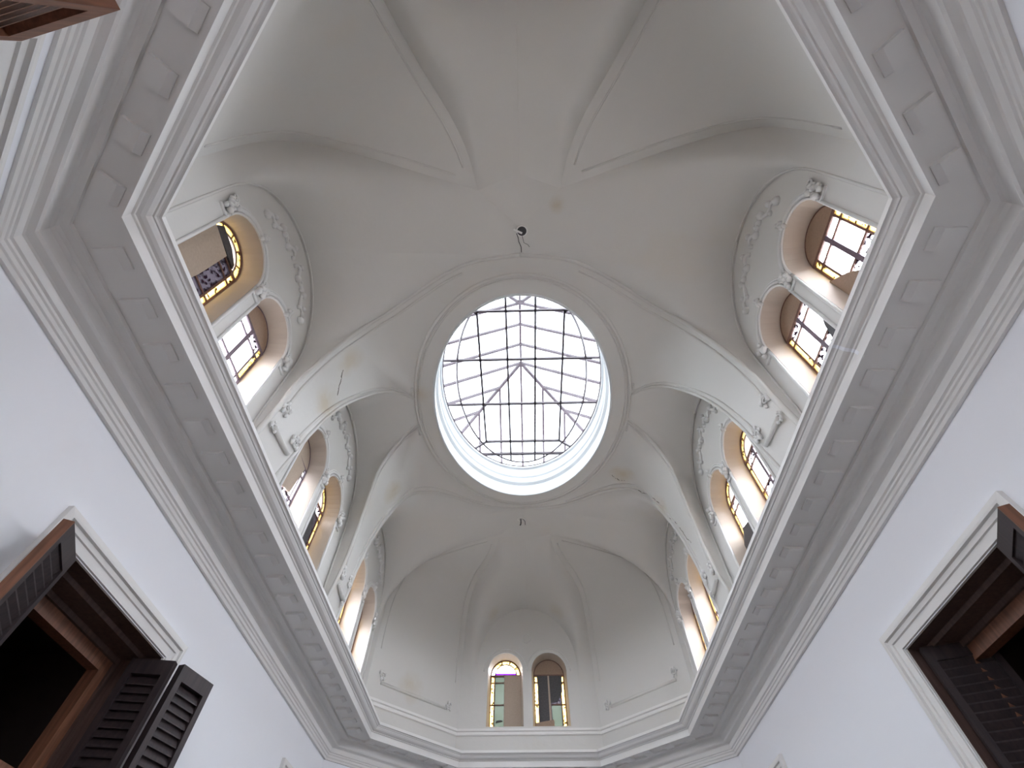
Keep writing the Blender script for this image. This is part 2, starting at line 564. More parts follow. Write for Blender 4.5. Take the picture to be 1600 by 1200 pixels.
# flat ring round the oculus
OA, OB, OZ = 0.575, 0.81, 2.48
ne = 96
ell = lambda a, b, z, n=ne: [Vector((a * math.cos(2 * math.pi * i / n), YC + b * math.sin(2 * math.pi * i / n), z)) for i in range(n)]
ro, ri = ell(RX, RY, RZ), ell(OA + 0.012, OB + 0.012, OZ + 0.004)
vs = ro + ri
vault.add((vs, [(i, (i + 1) % ne, ne + (i + 1) % ne, ne + i) for i in range(ne)]))
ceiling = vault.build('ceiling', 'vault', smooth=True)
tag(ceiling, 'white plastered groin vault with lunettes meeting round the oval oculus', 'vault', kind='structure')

# ------------------------------------------------------------------ oculus drum
dprof = [(0.012, 2.484), (0.006, 2.476), (-0.002, 2.476), (-0.004, 2.484), (0.0, 2.490), (0.0, 2.535), (0.008, 2.538), (0.008, 2.585),
         (0.002, 2.590), (-0.010, 2.600), (-0.012, 2.612), (-0.004, 2.622), (0.004, 2.626), (0.004, 2.66), (-0.006, 2.668), (-0.006, 2.682),
         (0.0, 2.69), (0.0, 2.75), (-0.012, 2.756), (-0.012, 2.77), (0.25, 2.77)]
dv, df = [], []
for d, z in dprof:
    dv += ell(OA + d, OB + d, z)
for j in range(len(dprof) - 1):
    for i in range(ne):
        k = (i + 1) % ne
        df.append((j * ne + i, j * ne + k, (j + 1) * ne + k, (j + 1) * ne + i))
drum = mk('trim_2', dv, df, 'drum')
tag(drum, 'white oval drum with stepped rings below the skylight', 'drum', kind='structure')
for p in drum.data.polygons: p.use_smooth = False

# ------------------------------------------------------------------ vault mouldings (parts of the ceiling)
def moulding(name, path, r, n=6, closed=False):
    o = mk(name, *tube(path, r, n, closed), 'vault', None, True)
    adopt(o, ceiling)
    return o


moulding('ring_moulding', ell(RX, RY, RZ - 0.002), 0.011, closed=True)
moulding('ring_moulding', ell(RX - 0.025, RY - 0.025, RZ - 0.001), 0.006, closed=True)


def offset_curve(A, B, dist):
    out = []
    for a, b in zip(A, B):
        d = b - a
        l = d.length
        out.append(a + d * min(0.5, dist / max(l, 1e-6)))
    return out


rnd = random.Random(3)


def spiral(c, ax, ay, r, turns=1.4, n=22, flip=1):
    out = []
    for i in range(n):
        t = i / (n - 1)
        a = flip * turns * 2 * math.pi * t
        rr = r * (1 - 0.8 * t)
        out.append(Vector(c) + ax * (rr * math.cos(a)) + ay * (rr * math.sin(a)))
    return out


def scroll(parent, c, ax, ay, size, flip=1):
    """plaster scroll with a few leaf lobes; ax, ay span the surface"""
    m = MB()
    m.add(tube(spiral(c, ax, ay, size, flip=flip), size * 0.22, 5, taper=lambda t: 1 - 0.4 * t))
    nrm = ax.cross(ay)
    for k in range(5):
        a = k * 1.25 + rnd.random()
        p = Vector(c) + (ax * math.cos(a) + ay * math.sin(a)) * size * 1.15
        m.add(blob(p, size * (0.30 + 0.2 * rnd.random()), (1, 1, 1.3), 6, 4))
    o = m.build('scroll_ornament', 'dressing', None, True)
    adopt(o, parent)
    return o


for sx in (1, -1):
    for fy in (0, 1):
        m_ = lambda P: mir(P, sx, fy)
        moulding('arch_moulding', m_(Nn), 0.013)
        i0 = next(i for i, p in enumerate(Nn) if p.z > 1.62)
        inn = offset_curve(Nn, Kp, 0.045)
        moulding('arch_moulding', m_(inn[i0:34]), 0.008)
        moulding('arch_moulding', m_(LB), 0.010)
        inl = offset_curve(Kp, Nn, 0.045)
        j0 = next(i for i, p in enumerate(Ln) if p.z > 1.62)
        moulding('arch_moulding', m_(inl[j0:nL + 1]), 0.008)
        moulding('wall_arch_moulding', m_(offset_curve(WB, LB, 0.012)), 0.007)
        moulding('wall_arch_moulding', m_(offset_curve(WAn, Nn, 0.012)), 0.006)
        moulding('wall_arch_moulding', m_(offset_curve(WAc, Ka, 0.012)), 0.006)
        # panel frame foot: bar with a scroll at either end
        a, b = inn[i0], inl[j0]
        a2, b2 = Vector((a.x, a.y + 0.0, 1.545)), Vector((b.x, b.y, 1.545))
        P = m_([a2, b2])
        moulding('panel_bar', P, 0.011)
        axis = (P[1] - P[0]).normalized(); upv = Vector((0, 0, 1))
        for e, fl in ((m_([a])[0], 1), (m_([b])[0], -1)):
            scroll(ceiling, e + Vector((-sx * 0.006, 0, -0.005)), axis, upv, 0.026, fl)
        scroll(ceiling, P[0], axis, upv, 0.018, -1)
        # chamfer panel: mouldings beside the two ribs joining in a round near the hook, bar at the foot
        c1 = offset_curve(R1, R2, 0.05); c2 = offset_curve(R2, R1, 0.05)
        k0 = next(i for i, p in enumerate(R1) if p.z > 1.75)
        moulding('rib_moulding', m_(c1[k0:26]), 0.0048)
        moulding('rib_moulding', m_(c2[k0:26]), 0.0048)
        f1 = R1[0].lerp(R2[0], 0.13); f2 = R1[0].lerp(R2[0], 0.85)
        P = m_([Vector((f1.x - 0.004, f1.y + 0.004, 1.575)), Vector((f2.x - 0.004, f2.y + 0.004, 1.575))])
        moulding('panel_bar', P, 0.010)
        axis = (P[1] - P[0]).normalized()
        scroll(ceiling, P[0] + Vector((0, 0, 0.05)), axis, upv, 0.022, 1)
        scroll(ceiling, P[1] + axis * 0.03 + Vector((0, 0, 0.02)), axis, upv, 0.022, -1)

# cracks in the plaster
for pts in ([(0.6494, 2.5102, 2.4919), (0.6986, 2.5528, 2.4808), (0.7413, 2.5434, 2.4642)],
            [(0.8314, 2.5824, 2.4045), (0.8558, 2.5757, 2.3729), (0.8777, 2.555, 2.3411), (0.9005, 2.5299, 2.2818), (0.9307, 2.5239, 2.2293)],
            [(0.9761, 2.5503, 2.123), (1.0004, 2.5178, 2.0477)],
            [(1.0082, 2.5183, 2.0169), (1.0254, 2.5188, 1.9367), (1.0343, 2.4919, 1.8772)],
            [(-0.9691, 1.3398, 2.1487), (-0.9806, 1.38, 2.1221), (-0.9897, 1.4137, 2.0921), (-0.996, 1.4433, 2.0564)]):
    dense = []
    P = resample(pts, len(pts) * 4)
    for i, p in enumerate(P):
        dense.append(p + Vector((0, (rnd.random() - 0.5) * 0.012, (rnd.random() - 0.5) * 0.012)) * (0 if i in (0, len(P) - 1) else 1))
    adopt(mk('crack', *tube(dense, 0.0022, 4, taper=lambda t: 0.4 + rnd.random()), 'crack'), ceiling)

# ------------------------------------------------------------------ string course under the windows
sc_prof = [(0, 1.425), (0.012, 1.428), (0.014, 1.438), (0.008, 1.442), (0.008, 1.448), (0.020, 1.452), (0.022, 1.466), (0.0, 1.472)]
oct_u = lambda d: octagon(UW - d, UYC + 0.414 * d, UE - 0.414 * d, UEY + d)
string = mk('trim_3', *sweep([(oct_u(d), z) for d, z in sc_prof]), 'trim')
tag(string, 'white double moulded string course below the upper windows', 'moulding', kind='structure')

# ------------------------------------------------------------------ upper window walls
ZSILL, ZSPR = 1.50, 1.875
WH, WG = 0.142, 0.126     # half width at the wall face and at the glass
SEP = 0.178


def arch_loop(c, hw, sill, spr, k=16):
    pts = [(c - hw, sill), (c + hw, sill)]
    for i in range(k + 1):
        a = math.pi * i / k
        pts.append((c + hw * math.cos(a), spr + hw * math.sin(a)))
    return pts


def bay_wall(name, place, outline, centres, label):
    """outline in (u, z); place(u, z, n) with n the depth behind the wall face"""
    holes = [arch_loop(c, WH, ZSILL - 0.015, ZSPR) for c in centres]
    loops = [outline] + holes
    tris = tessellate_polygon([[Vector((u, z, 0)) for u, z in l] for l in loops])
    flat = [p for l in loops for p in l]
    verts = [place(u, z, 0) for u, z in flat]; faces = [tuple(t) for t in tris]; fm = [0] * len(faces)
    for c in centres:
        l0, l1 = arch_loop(c, WH, ZSILL - 0.015, ZSPR), arch_loop(c, WG, ZSILL, ZSPR)
        prev = None
        for l, dpt in ((l0, 0), (l1, 0.075), (l1, 0.115)):
            b = len(verts)
            verts += [place(u, z, dpt) for u, z in l]
            if prev is not None:
                n = len(l)
                for i in range(n):
                    faces.append((prev + i, prev + (i + 1) % n, b + (i + 1) % n, b + i)); fm.append(1)
            prev = b
    # parapet back so the openings read as a solid wall
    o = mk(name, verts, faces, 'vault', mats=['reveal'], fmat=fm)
    return tag(o, label, 'wall', kind='structure')


def outline_of(half_lo, half_hi, get):
    lo = [get(p) for p in half_lo]; hi = [get(p) for p in half_hi]
    return lo + hi[::-1][1:]


def place_side(sx):
    return lambda u, z, n: Vector((sx * (UW + n), u, z))


place_end = lambda u, z, n: Vector((u, 2 * YC - UEY + n, z))
yz = lambda p: (p.y, p.z)
oB = outline_of(WB, mir(WB, 1, 1), yz)
oA = outline_of(WAc, WAn, yz)
oC = outline_of(mir(WAn, 1, 1), mir(WAc, 1, 1), yz)
oE = outline_of(mir(WE, -1, 0), WE, lambda p: (p.x, p.z))
bays = []
for sx, sn in ((-1, 'left'), (1, 'right')):
    for bn, ol, c, desc in (('near', oA, CA, 'nearest'), ('middle', oB, YC, 'middle'), ('far', oC, 2 * YC - CA, 'farthest')):
        pl = place_side(sx)
        w = bay_wall('wall_upper_%s_%s' % (sn, bn), pl, ol, (c - SEP, c + SEP),
                     'white lunette wall round the %s window pair on the %s side' % (desc, sn))
        bays.append((w, pl, c, sn, bn, Vector((-sx, 0, 0)), Vector((0, 1, 0))))
w = bay_wall('wall_upper_far_end', place_end, oE, (-SEP, SEP), 'white lunette wall round the window pair of the far end')
bays.append((w, place_end, 0.0, 'far', 'end', Vector((0, -1, 0)), Vector((1, 0, 0))))
place_near = lambda u, z, n: Vector((u, UEY - n, z))
w = bay_wall('wall_upper_near_end', place_near, oE, (-SEP, SEP), 'white lunette wall round the added window pair behind the viewer')
bays.append((w, place_near, 0.0, 'near', 'end', Vector((0, 1, 0)), Vector((1, 0, 0))))

# plaster dressings round the window pairs: archivolts, shafts, capitals, relief
for w, pl, c, sn, bn, inw, ux in bays:
    rich = bn != 'end'
    z3 = Vector((0, 0, 1))
    for cc in (c - SEP, c + SEP):
        for rr, tr in (((WH + 0.006, 0.006), (WH + 0.022, 0.009), (WH + 0.040, 0.005)) if rich else ((WH + 0.004, 0.004), (WH + 0.05, 0.004))):
            if rr > SEP: rr = SEP - 0.002
            path = [pl(cc + rr * math.cos(math.pi * i / 20), ZSPR + rr * math.sin(math.pi * i / 20), -0.002) for i in range(21)]
            adopt(mk('archivolt', *tube(path, tr, 6), 'dressing', None, True), w)
        if rich:
            for s in (-1, 1):
                x = cc + s * (WH + 0.008)
                adopt(mk('jamb_moulding', *tube([pl(x, ZB + 0.02, -0.003), pl(x, ZSPR - 0.03, -0.003)], 0.0075, 6), 'dressing', None, True), w)
            # keystone leaf at the head of the arch
            m = MB()
            for k in range(4):
                m.add(blob(pl(cc + (k % 2 - 0.5) * 0.014, ZSPR + WH + 0.006 + 0.016 * k, -0.008), 0.013, (1, 1, 1.2)))
            m.add(blob(pl(cc, ZSPR + WH + 0.02, -0.014), 0.012))
            adopt(m.build('keystone_leaf', 'dressing', None, True), w)
    if rich:
        for x in (c - 2 * SEP, c, c + 2 * SEP):
            m = MB()
            wdt = 0.028
            m.add(tube([pl(x - wdt, ZSPR - 0.045, -0.004), pl(x + wdt, ZSPR - 0.045, -0.004)], 0.007, 6))
            for k in range(9):
                m.add(blob(pl(x + wdt * (rnd.random() * 1.6 - 0.8), ZSPR - 0.03 + 0.075 * k / 8, -0.010 - 0.006 * rnd.random()), 0.011 + 0.005 * rnd.random()))
            m.add(tube(spiral(pl(x - 0.016, ZSPR + 0.055, -0.008), ux, z3, 0.018, flip=1), 0.005, 5))
            m.add(tube(spiral(pl(x + 0.016, ZSPR + 0.055, -0.008), -ux, z3, 0.018, flip=-1), 0.005, 5))
            adopt(m.build('capital', 'dressing', None, True), w)
        # relief garland over the pair
        for s in (-1, 1):
            m = MB()
            path = []
            for i in range(26):
                t = i / 25
                u = c + s * (0.02 + 0.24 * t)
                z = 2.275 - 0.13 * t * t + 0.018 * math.sin(t * 15)
                path.append(pl(u, z, -0.004))
            m.add(tube(path, 0.008, 5, taper=lambda t: 0.6 + 0.8 * abs(math.sin(t * 11))))
            for k in range(9):
                t = k / 8
                m.add(blob(pl(c + s * (0.02 + 0.24 * t), 2.275 - 0.13 * t * t + 0.018 * math.sin(t * 15) + (0.018 if k % 2 else -0.018), -0.004), 0.013 + 0.005 * (k % 3), (1, 1, 0.8)))
            adopt(m.build('relief_garland', 'dressing', None, True), w)
    else:
        path = [pl(0.035 * math.cos(2 * math.pi * i / 24), 2.14 + 0.035 * math.sin(2 * math.pi * i / 24), -0.001) for i in range(24)]
        adopt(mk('medallion_ring', *tube(path, 0.004, 6, True), 'dressing', None, True), w)

# ------------------------------------------------------------------ stained glass windows
pane_cache = {}


def pane_mesh(kind, w, h, mat):
    key = (kind, round(w, 4), round(h, 4), mat)
    if key not in pane_cache:
        me = bpy.data.meshes.new('pane')
        t = 0.0025
        vs, fs = box_axes((-w / 2, -h / 2, -t), (w, 0, 0), (0, h, 0), (0, 0, 2 * t))
        me.from_pydata([tuple(v * S) for v in vs], [], fs)
        me.materials.append(MAT[mat])
        pane_cache[key] = me
    return pane_cache[key]


def flat_solid(pts, t):
    """extruded polygon in the local (u, z) plane, centred in depth"""
    n = len(pts)
    vs = [(u, z, -t) for u, z in pts] + [(u, z, t) for u, z in pts]
    tr = [tuple(x) for x in tessellate_polygon([[Vector((u, z, 0)) for u, z in pts]])]
    fs = tr + [tuple(i + n for i in reversed(f)) for f in tr] + [(i, (i + 1) % n, n + (i + 1) % n, n + i) for i in range(n)]
    return vs, fs


AB = 0.036   # amber border width
Z0, Z1 = ZSILL, ZSPR
ZT = Z1 - 0.052      # small top row
ZM = (Z0 + ZT) / 2
wn_count = 0


def window(place, c, inw, ux, label, miss=(), boards=(), tymp='full', bar='lead', subs=None, ring_miss=()):
    """subs: {cell: material}. cells: (col 0..3, row 0..2 from the bottom)"""
    global wn_count
    wn_count += 1
    subs = subs or {}
    depth = 0.088
    o = place(c, 0, depth)
    R = Matrix((ux, Vector((0, 0, 1)), ux.cross(Vector((0, 0, 1))))).transposed().to_4x4()
    W = Matrix.Translation(V(o.x, o.y, 0)) @ R
    root = empty('window_%d' % wn_count, V(o.x, o.y, ZSILL))
    tag(root, label, 'window', 'stained glass windows of the upper wall', 'structure')

    def put(name, me_or_vf, mat=None, at=(0, 0, 0), par=None, smooth=False):
        if isinstance(me_or_vf, bpy.types.Mesh):
            me = me_or_vf
        else:
            me = bpy.data.meshes.new(name)
            me.from_pydata([tuple(Vector(v) * S) for v in me_or_vf[0]], [], me_or_vf[1])
            me.materials.append(MAT[mat])
        ob = bpy.data.objects.new(name, me)
        COL.objects.link(ob)
        ob.parent = root
        ob.matrix_parent_inverse = Matrix.Translation(root.location).inverted()
        ob.matrix_basis = W @ Matrix.Translation(Vector(at) * S)
        return ob

    hw = WG
    cols = [(-hw, -hw + AB), (-hw + AB, 0), (0, hw - AB), (hw - AB, hw)]
    rows = [(Z0, ZM), (ZM, ZT), (ZT, Z1)]
    bt = 0.0045
    # frame: outer arch bar, verticals, horizontals
    fr = MB()
    loop = [(u, z, 0) for u, z in arch_loop(0, hw - 0.003, Z0 + 0.003, Z1, 20)]
    put('frame', tube(loop, 0.008, 4, True), bar)
    put('frame_bar', box_axes((-hw, Z1 - 0.007, -0.007), (2 * hw, 0, 0), (0, 0.014, 0), (0, 0, 0.014)), bar)
    for x, wd in ((-hw + AB, bt), (0.0, 0.010), (hw - AB, bt)):
        put('frame_bar', box_axes((x - wd, Z0, -0.006), (2 * wd, 0, 0), (0, Z1 - Z0, 0), (0, 0, 0.012)), bar if abs(x) > 0 else 'dark_lead')
    for ci, (a, b) in enumerate(cols):
        for ri, (z0, z1) in enumerate(rows):
            if ri > 0 and (ci, ri) not in miss:
                put('glazing_bar', box_axes((a, z0 - bt, -0.005), (b - a, 0, 0), (0, 2 * bt, 0), (0, 0, 0.010)), bar)
            if (ci, ri) in miss: continue
            default = 'amber' if ci in (0, 3) else ('painted' if ri == 0 else 'clear' if ri == 1 else 'painted')
            mat = subs.get((ci, ri), default)
            put('pane', pane_mesh('p', b - a, z1 - z0, mat), None, ((a + b) / 2, (z0 + z1) / 2, 0))
    # tympanum
    ri_ = hw - AB
    if tymp in ('full', 'ring', 'pale', 'violet'):
        k = 5
        for i in range(k):
            if i in ring_miss: continue
            a0, a1 = math.pi * i / k, math.pi * (i + 1) / k
            aa = [a0 + (a1 - a0) * j / 5 for j in range(6)]
            pts = [(hw * 0.98 * math.cos(a), Z1 + hw * 0.98 * math.sin(a)) for a in aa] + [(ri_ * math.cos(a), Z1 + ri_ * math.sin(a)) for a in reversed(aa)]
            put('border_pane', flat_solid(pts, 0.0025), 'amber')
            if i:
                put('glazing_bar', tube([(ri_ * math.cos(a0), Z1 + ri_ * math.sin(a0), 0), (hw * math.cos(a0), Z1 + hw * math.sin(a0), 0)], 0.005, 4), bar)
        put('arched_bar', tube([(ri_ * math.cos(math.pi * j / 16), Z1 + ri_ * math.sin(math.pi * j / 16), 0) for j in range(17)], 0.005, 4), bar)
        if tymp != 'ring':
            pts = [(ri_ * math.cos(math.pi * j / 14), Z1 + ri_ * math.sin(math.pi * j / 14)) for j in range(15)]
            put('arched_pane', flat_solid(pts, 0.0025), {'full': 'pale', 'pale': 'pale', 'violet': 'clear'}[tymp])
        if tymp == 'violet':
            put('violet_strip', flat_solid([(-ri_, Z1 - 0.002), (ri_, Z1 - 0.002), (ri_ * 0.97, Z1 + 0.022), (-ri_ * 0.97, Z1 + 0.022)], 0.003), 'violet')
    elif tymp in ('board', 'tan'):
        pts = [(hw * math.cos(math.pi * j / 16), Z1 + 0.006 + hw * math.sin(math.pi * j / 16)) for j in range(17)]
        put('arched_board', flat_solid(pts, 0.005), 'brown_board' if tymp == 'board' else 'board')
    for pts, mat, dz in boards:
        put('board', flat_solid(pts, 0.004), mat, (0, 0, dz))
    portal('window_portal', W @ (Vector((0, (Z0 + Z1 + hw) / 2, 0)) * S), inw, 2 * hw * S, (Z1 + hw - Z0) * S)
    return root


# depth sign: local third axis = ux x z; for +y direction along the wall it points to +x, for the end wall to -y
def fl(sgn):  # board offset towards the room for each wall
    return sgn * 0.012


PL, PR = place_side(-1), place_side(1)
INL, INR = Vector((1, 0, 0)), Vector((-1, 0, 0))
UY, UX = Vector((0, 1, 0)), Vector((1, 0, 0))
h = WG
# right side, near to far
window(PR, CA - SEP, INR, UY, 'right upper window nearest the viewer, brown boarded arch and torn board at its sill', tymp='board', bar='lead',
       subs={(1, 2): 'clear', (2, 2): 'clear'},
       boards=[([(-0.01, Z0 + 0.03), (h, Z0 + 0.03), (h, Z0 + 0.23), (0.06, Z0 + 0.155)], 'brown_board', -0.016)])
window(PR, CA + SEP, INR, UY, 'second right upper window, brown boarded arch and dark scrap at its sill', tymp='board', bar='lead',
       miss=((0, 0), (0, 1), (0, 2)),
       boards=[([(-h, Z0 + 0.02), (-0.03, Z0 + 0.02), (-0.075, Z0 + 0.17), (-h, Z0 + 0.25)], 'dark_board', -0.014)])
window(PR, YC - SEP, INR, UY, 'right upper window just beyond the first arch, pale pink arched pane with amber border', tymp='full',
       subs={(2, 1): 'clear', (1, 0): 'painted'})
window(PR, YC + SEP, INR, UY, 'right middle bay upper window with black torn sheet hanging at its sill', tymp='full',
       boards=[([(-0.06, Z0), (h, Z0), (h, Z0 + 0.13), (0.06, Z0 + 0.19), (-0.03, Z0 + 0.17)], 'dark_board', -0.016)])
window(PR, 2 * YC - CA - SEP, INR, UY, 'right upper window beyond the second arch, nearer of that farthest pair', tymp='full')
window(PR, 2 * YC - CA + SEP, INR, UY, 'right upper window closest to the far end wall', tymp='board')
# left side
window(PL, CA - SEP, INL, UY, 'left upper window nearest the viewer, tan board over half and smoky broken panes', tymp='pale', ring_miss=(),
       subs={(2, 0): 'smoke', (2, 1): 'smoke', (2, 2): 'smoke', (1, 0): 'smoke', (1, 1): 'smoke', (1, 2): 'smoke'},
       boards=[([(-h, Z0), (-0.005, Z0), (0.010, Z0 + 0.16), (0.012, Z1 - 0.01), (-h, Z1)], 'board', 0.014),
               ([(-0.11, Z1), (0.07, Z1), (0.06, Z1 + 0.02), (0.0, Z1 + 0.045), (-0.09, Z1 + 0.05)], 'dark_board', 0.012)])
window(PL, CA + SEP, INL, UY, 'second left upper window with bright clear panes and brown boarded arch', tymp='board', bar='dark_lead',
       miss=((0, 0), (0, 1), (0, 2), (3, 0)), subs={(1, 0): 'clear', (2, 0): 'clear', (1, 2): 'clear'})
window(PL, YC - SEP, INL, UY, 'left upper window just beyond the first arch, tan board across its middle', tymp='tan', bar='dark_lead',
       subs={(3, 0): 'clear', (3, 1): 'clear', (3, 2): 'painted', (2, 2): 'painted'},
       boards=[([(-h, Z0 + 0.10), (0.05, Z0 + 0.16), (0.08, Z1 - 0.02), (-h, Z1)], 'board', 0.014)])
window(PL, YC + SEP, INL, UY, 'left middle bay upper window with dark sheet beside a strip of amber glass', tymp='full',
       subs={(2, 0): 'smoke', (2, 1): 'smoke'},
       boards=[([(-h, Z0), (0.06, Z0), (0.05, Z0 + 0.2), (-0.01, Z1 - 0.02), (-h, Z1)], 'dark_board', 0.014)])
window(PL, 2 * YC - CA - SEP, INL, UY, 'left upper window beyond the second arch, nearer of that farthest pair', tymp='full')
window(PL, 2 * YC - CA + SEP, INL, UY, 'left upper window closest to the far end wall', tymp='board')
# far end pair
window(place_end, -SEP, Vector((0, -1, 0)), UX, 'left window of the far end pair, white arched pane over violet strip', tymp='violet', ring_miss=(4,),
       miss=((3, 0), (3, 1), (3, 2)),
       subs={(1, 0): 'green', (1, 1): 'green', (1, 2): 'green', (0, 0): 'amber', (2, 0): 'green', (2, 1): 'green', (2, 2): 'green'},
       boards=[([(-0.012, Z0), (h, Z0), (h, Z1 - 0.004), (-0.012, Z1 - 0.004)], 'board', 0.012),
               ([(-0.075, Z0 + 0.035), (-0.02, Z0 + 0.045), (-0.03, Z0 + 0.055), (-0.07, Z0 + 0.05)], 'dark_board', 0.013)])
window(place_end, SEP, Vector((0, -1, 0)), UX, 'right window of the far end pair, dark torn sheets and brown boarded arch', tymp='board',
       subs={(1, 0): 'green', (2, 0): 'green', (1, 1): 'smoke', (2, 1): 'smoke', (1, 2): 'smoke', (2, 2): 'smoke'},
       boards=[([(-0.085, Z0 + 0.02), (-0.01, Z0 + 0.02), (-0.008, Z1 - 0.006), (-0.10, Z1 - 0.006), (-0.09, Z0 + 0.2)], 'dark_board', 0.012),
               ([(0.0, Z0 + 0.17), (0.06, Z0 + 0.18), (0.10, Z0 + 0.25), (0.105, Z1 - 0.006), (0.0, Z1 - 0.006)], 'dark_board', 0.013),
               ([(-0.13, Z0 - 0.03), (-0.02, Z0 - 0.045), (0.02, Z0 - 0.02), (0.02, Z0 + 0.04), (-0.12, Z0 + 0.02)], 'brown_board', 0.05),
               ([(-0.012, Z0 - 0.03), (0.005, Z0 - 0.03), (0.0, Z1 - 0.01), (-0.012, Z1 - 0.01)], 'board', 0.022)])

# near end pair, unseen, added behind the viewer to let in more daylight
window(place_near, -SEP, Vector((0, 1, 0)), UX, 'left window of the unseen pair added behind the viewer for daylight', tymp='full')
window(place_near, SEP, Vector((0, 1, 0)), UX, 'right window of the unseen pair added behind the viewer for daylight', tymp='full')

# ------------------------------------------------------------------ skylight roof over the oculus
ZR, YR0, YR1, SL, DE = 3.536, 1.60, 2.17, 0.53, 0.85
ZE = ZR - SL * DE
sky = empty('skylight_roof', V(0, YC, ZE))
tag(sky, 'hipped glass skylight roof on thin iron rafters above the oval drum', 'skylight')


def bar(parent, name, a, b, r, mat='iron'):
    a, b = Vector(a), Vector(b)
    t = (b - a).normalized()
    sd = t.cross(Vector((0, 0, 1)))
    if sd.length < 1e-3: sd = Vector((1, 0, 0))
    sd.normalize(); n = sd.cross(t)
    o = mk(name, *box_axes(a - sd * r - n * r * 1.4, b - a, sd * 2 * r, n * 2.8 * r), mat)
    return adopt(o, parent)


RB = 0.0085
bar(sky, 'ridge_bar', (0, YR0, ZR), (0, YR1, ZR), 0.009)
for sx in (-1, 1):
    bar(sky, 'hip_bar', (0, YR1, ZR), (sx * DE, YR1 + DE, ZE), 0.011)
    bar(sky, 'hip_bar', (0, YR0, ZR), (sx * DE, YR0 - DE, ZE), 0.011)
    bar(sky, 'eave_bar', (sx * DE, YR0 - DE, ZE), (sx * DE, YR1 + DE, ZE), 0.010)
for yy in (YR0 - DE, YR1 + DE):
    bar(sky, 'eave_bar', (-DE, yy, ZE), (DE, yy, ZE), 0.010)
STP = 0.19


def roof_pt(dx, y):
    """point on the side slope at horizontal distance dx from the ridge plane"""
    return ZR - SL * dx


side_y = [YR0 + STP * k for k in range(4)]
side_y[-1] = YR1
jack = [STP * k for k in range(1, 5)]
for sx in (-1, 1):
    for y in side_y:
        bar(sky, 'rafter', (0, y, ZR), (sx * DE, y, ZE), RB)
    for d in jack:
        for y in (YR0 - d, YR1 + d):
            bar(sky, 'rafter', (sx * d, y, ZR - SL * d), (sx * DE, y, ZE), RB)
        for y0, s in ((YR1, 1), (YR0, -1)):
            bar(sky, 'rafter', (sx * d, y0 + s * d, ZR - SL * d), (sx * d, y0 + s * DE, ZE), RB)
for y0, s in ((YR1, 1), (YR0, -1)):
    bar(sky, 'rafter', (0, y0, ZR), (0, y0 + s * DE, ZE), RB)
# panes lying on the rafters
LIFT = 0.012


def roof_pane(pts):
    pts = [Vector(p) + Vector((0, 0, LIFT)) for p in pts]
    n = len(pts); up_ = Vector((0, 0, 0.004))
    vs = pts + [p + up_ for p in pts]
    fs = [tuple(range(n))[::-1], tuple(range(n, 2 * n))] + [(i, (i + 1) % n, n + (i + 1) % n, n + i) for i in range(n)]
    adopt(mk('roof_pane', vs, fs, 'roof_glass'), sky)


js = [0] + jack + [DE]
for sx in (-1, 1):
    for a, b in zip(side_y, side_y[1:]):
        roof_pane([(0, a, ZR), (0, b, ZR), (sx * DE, b, ZE), (sx * DE, a, ZE)])
    for y0, s in ((YR1, 1), (YR0, -1)):
        for d0, d1 in zip(js, js[1:]):
            p = [(sx * d0, y0 + s * d0, ZR - SL * d0), (sx * d1, y0 + s * d1, ZR - SL * d1), (sx * DE, y0 + s * d1, ZE), (sx * DE, y0 + s * d0, ZE)]
            if d1 == DE: p = p[:2] + p[3:]
            roof_pane(p)
            p = [(sx * d0, y0 + s * d0, ZR - SL * d0), (sx * d1, y0 + s * d1, ZR - SL * d1), (sx * d1, y0 + s * DE, ZE), (sx * d0, y0 + s * DE, ZE)]
            if d1 == DE: p = p[:2] + p[3:]
            roof_pane(p)
# curb: corner posts and clear skirt
for sx in (-1, 1):
    for yy in (YR0 - DE, YR1 + DE):
        bar(sky, 'corner_post', (sx * DE, yy, 2.77), (sx * DE, yy, ZE), 0.012)
c0, c1 = YR0 - DE, YR1 + DE
for a, b in (((-DE, c0), (DE, c0)), ((DE, c0), (DE, c1)), ((DE, c1), (-DE, c1)), ((-DE, c1), (-DE, c0))):
    vs = [(*a, 2.77), (*b, 2.77), (*b, ZE), (*a, ZE)]
    adopt(mk('skirt_pane', vs, [(0, 1, 2, 3)], 'roof_glass'), sky)

# flat roof deck between the drum and the curb
rd = [Vector((x, y, 2.772)) for x, y in octagon(1.3, -0.1, 0.6, -0.6)]
hole = ell(OA + 0.02, OB + 0.02, 2.772, 48)
tr = tessellate_polygon([rd, hole])
deck = mk('roof_deck', rd + hole, [tuple(t) for t in tr], 'wall')
tag(deck, 'flat roof deck round the drum of the skylight', 'roof', kind='structure')

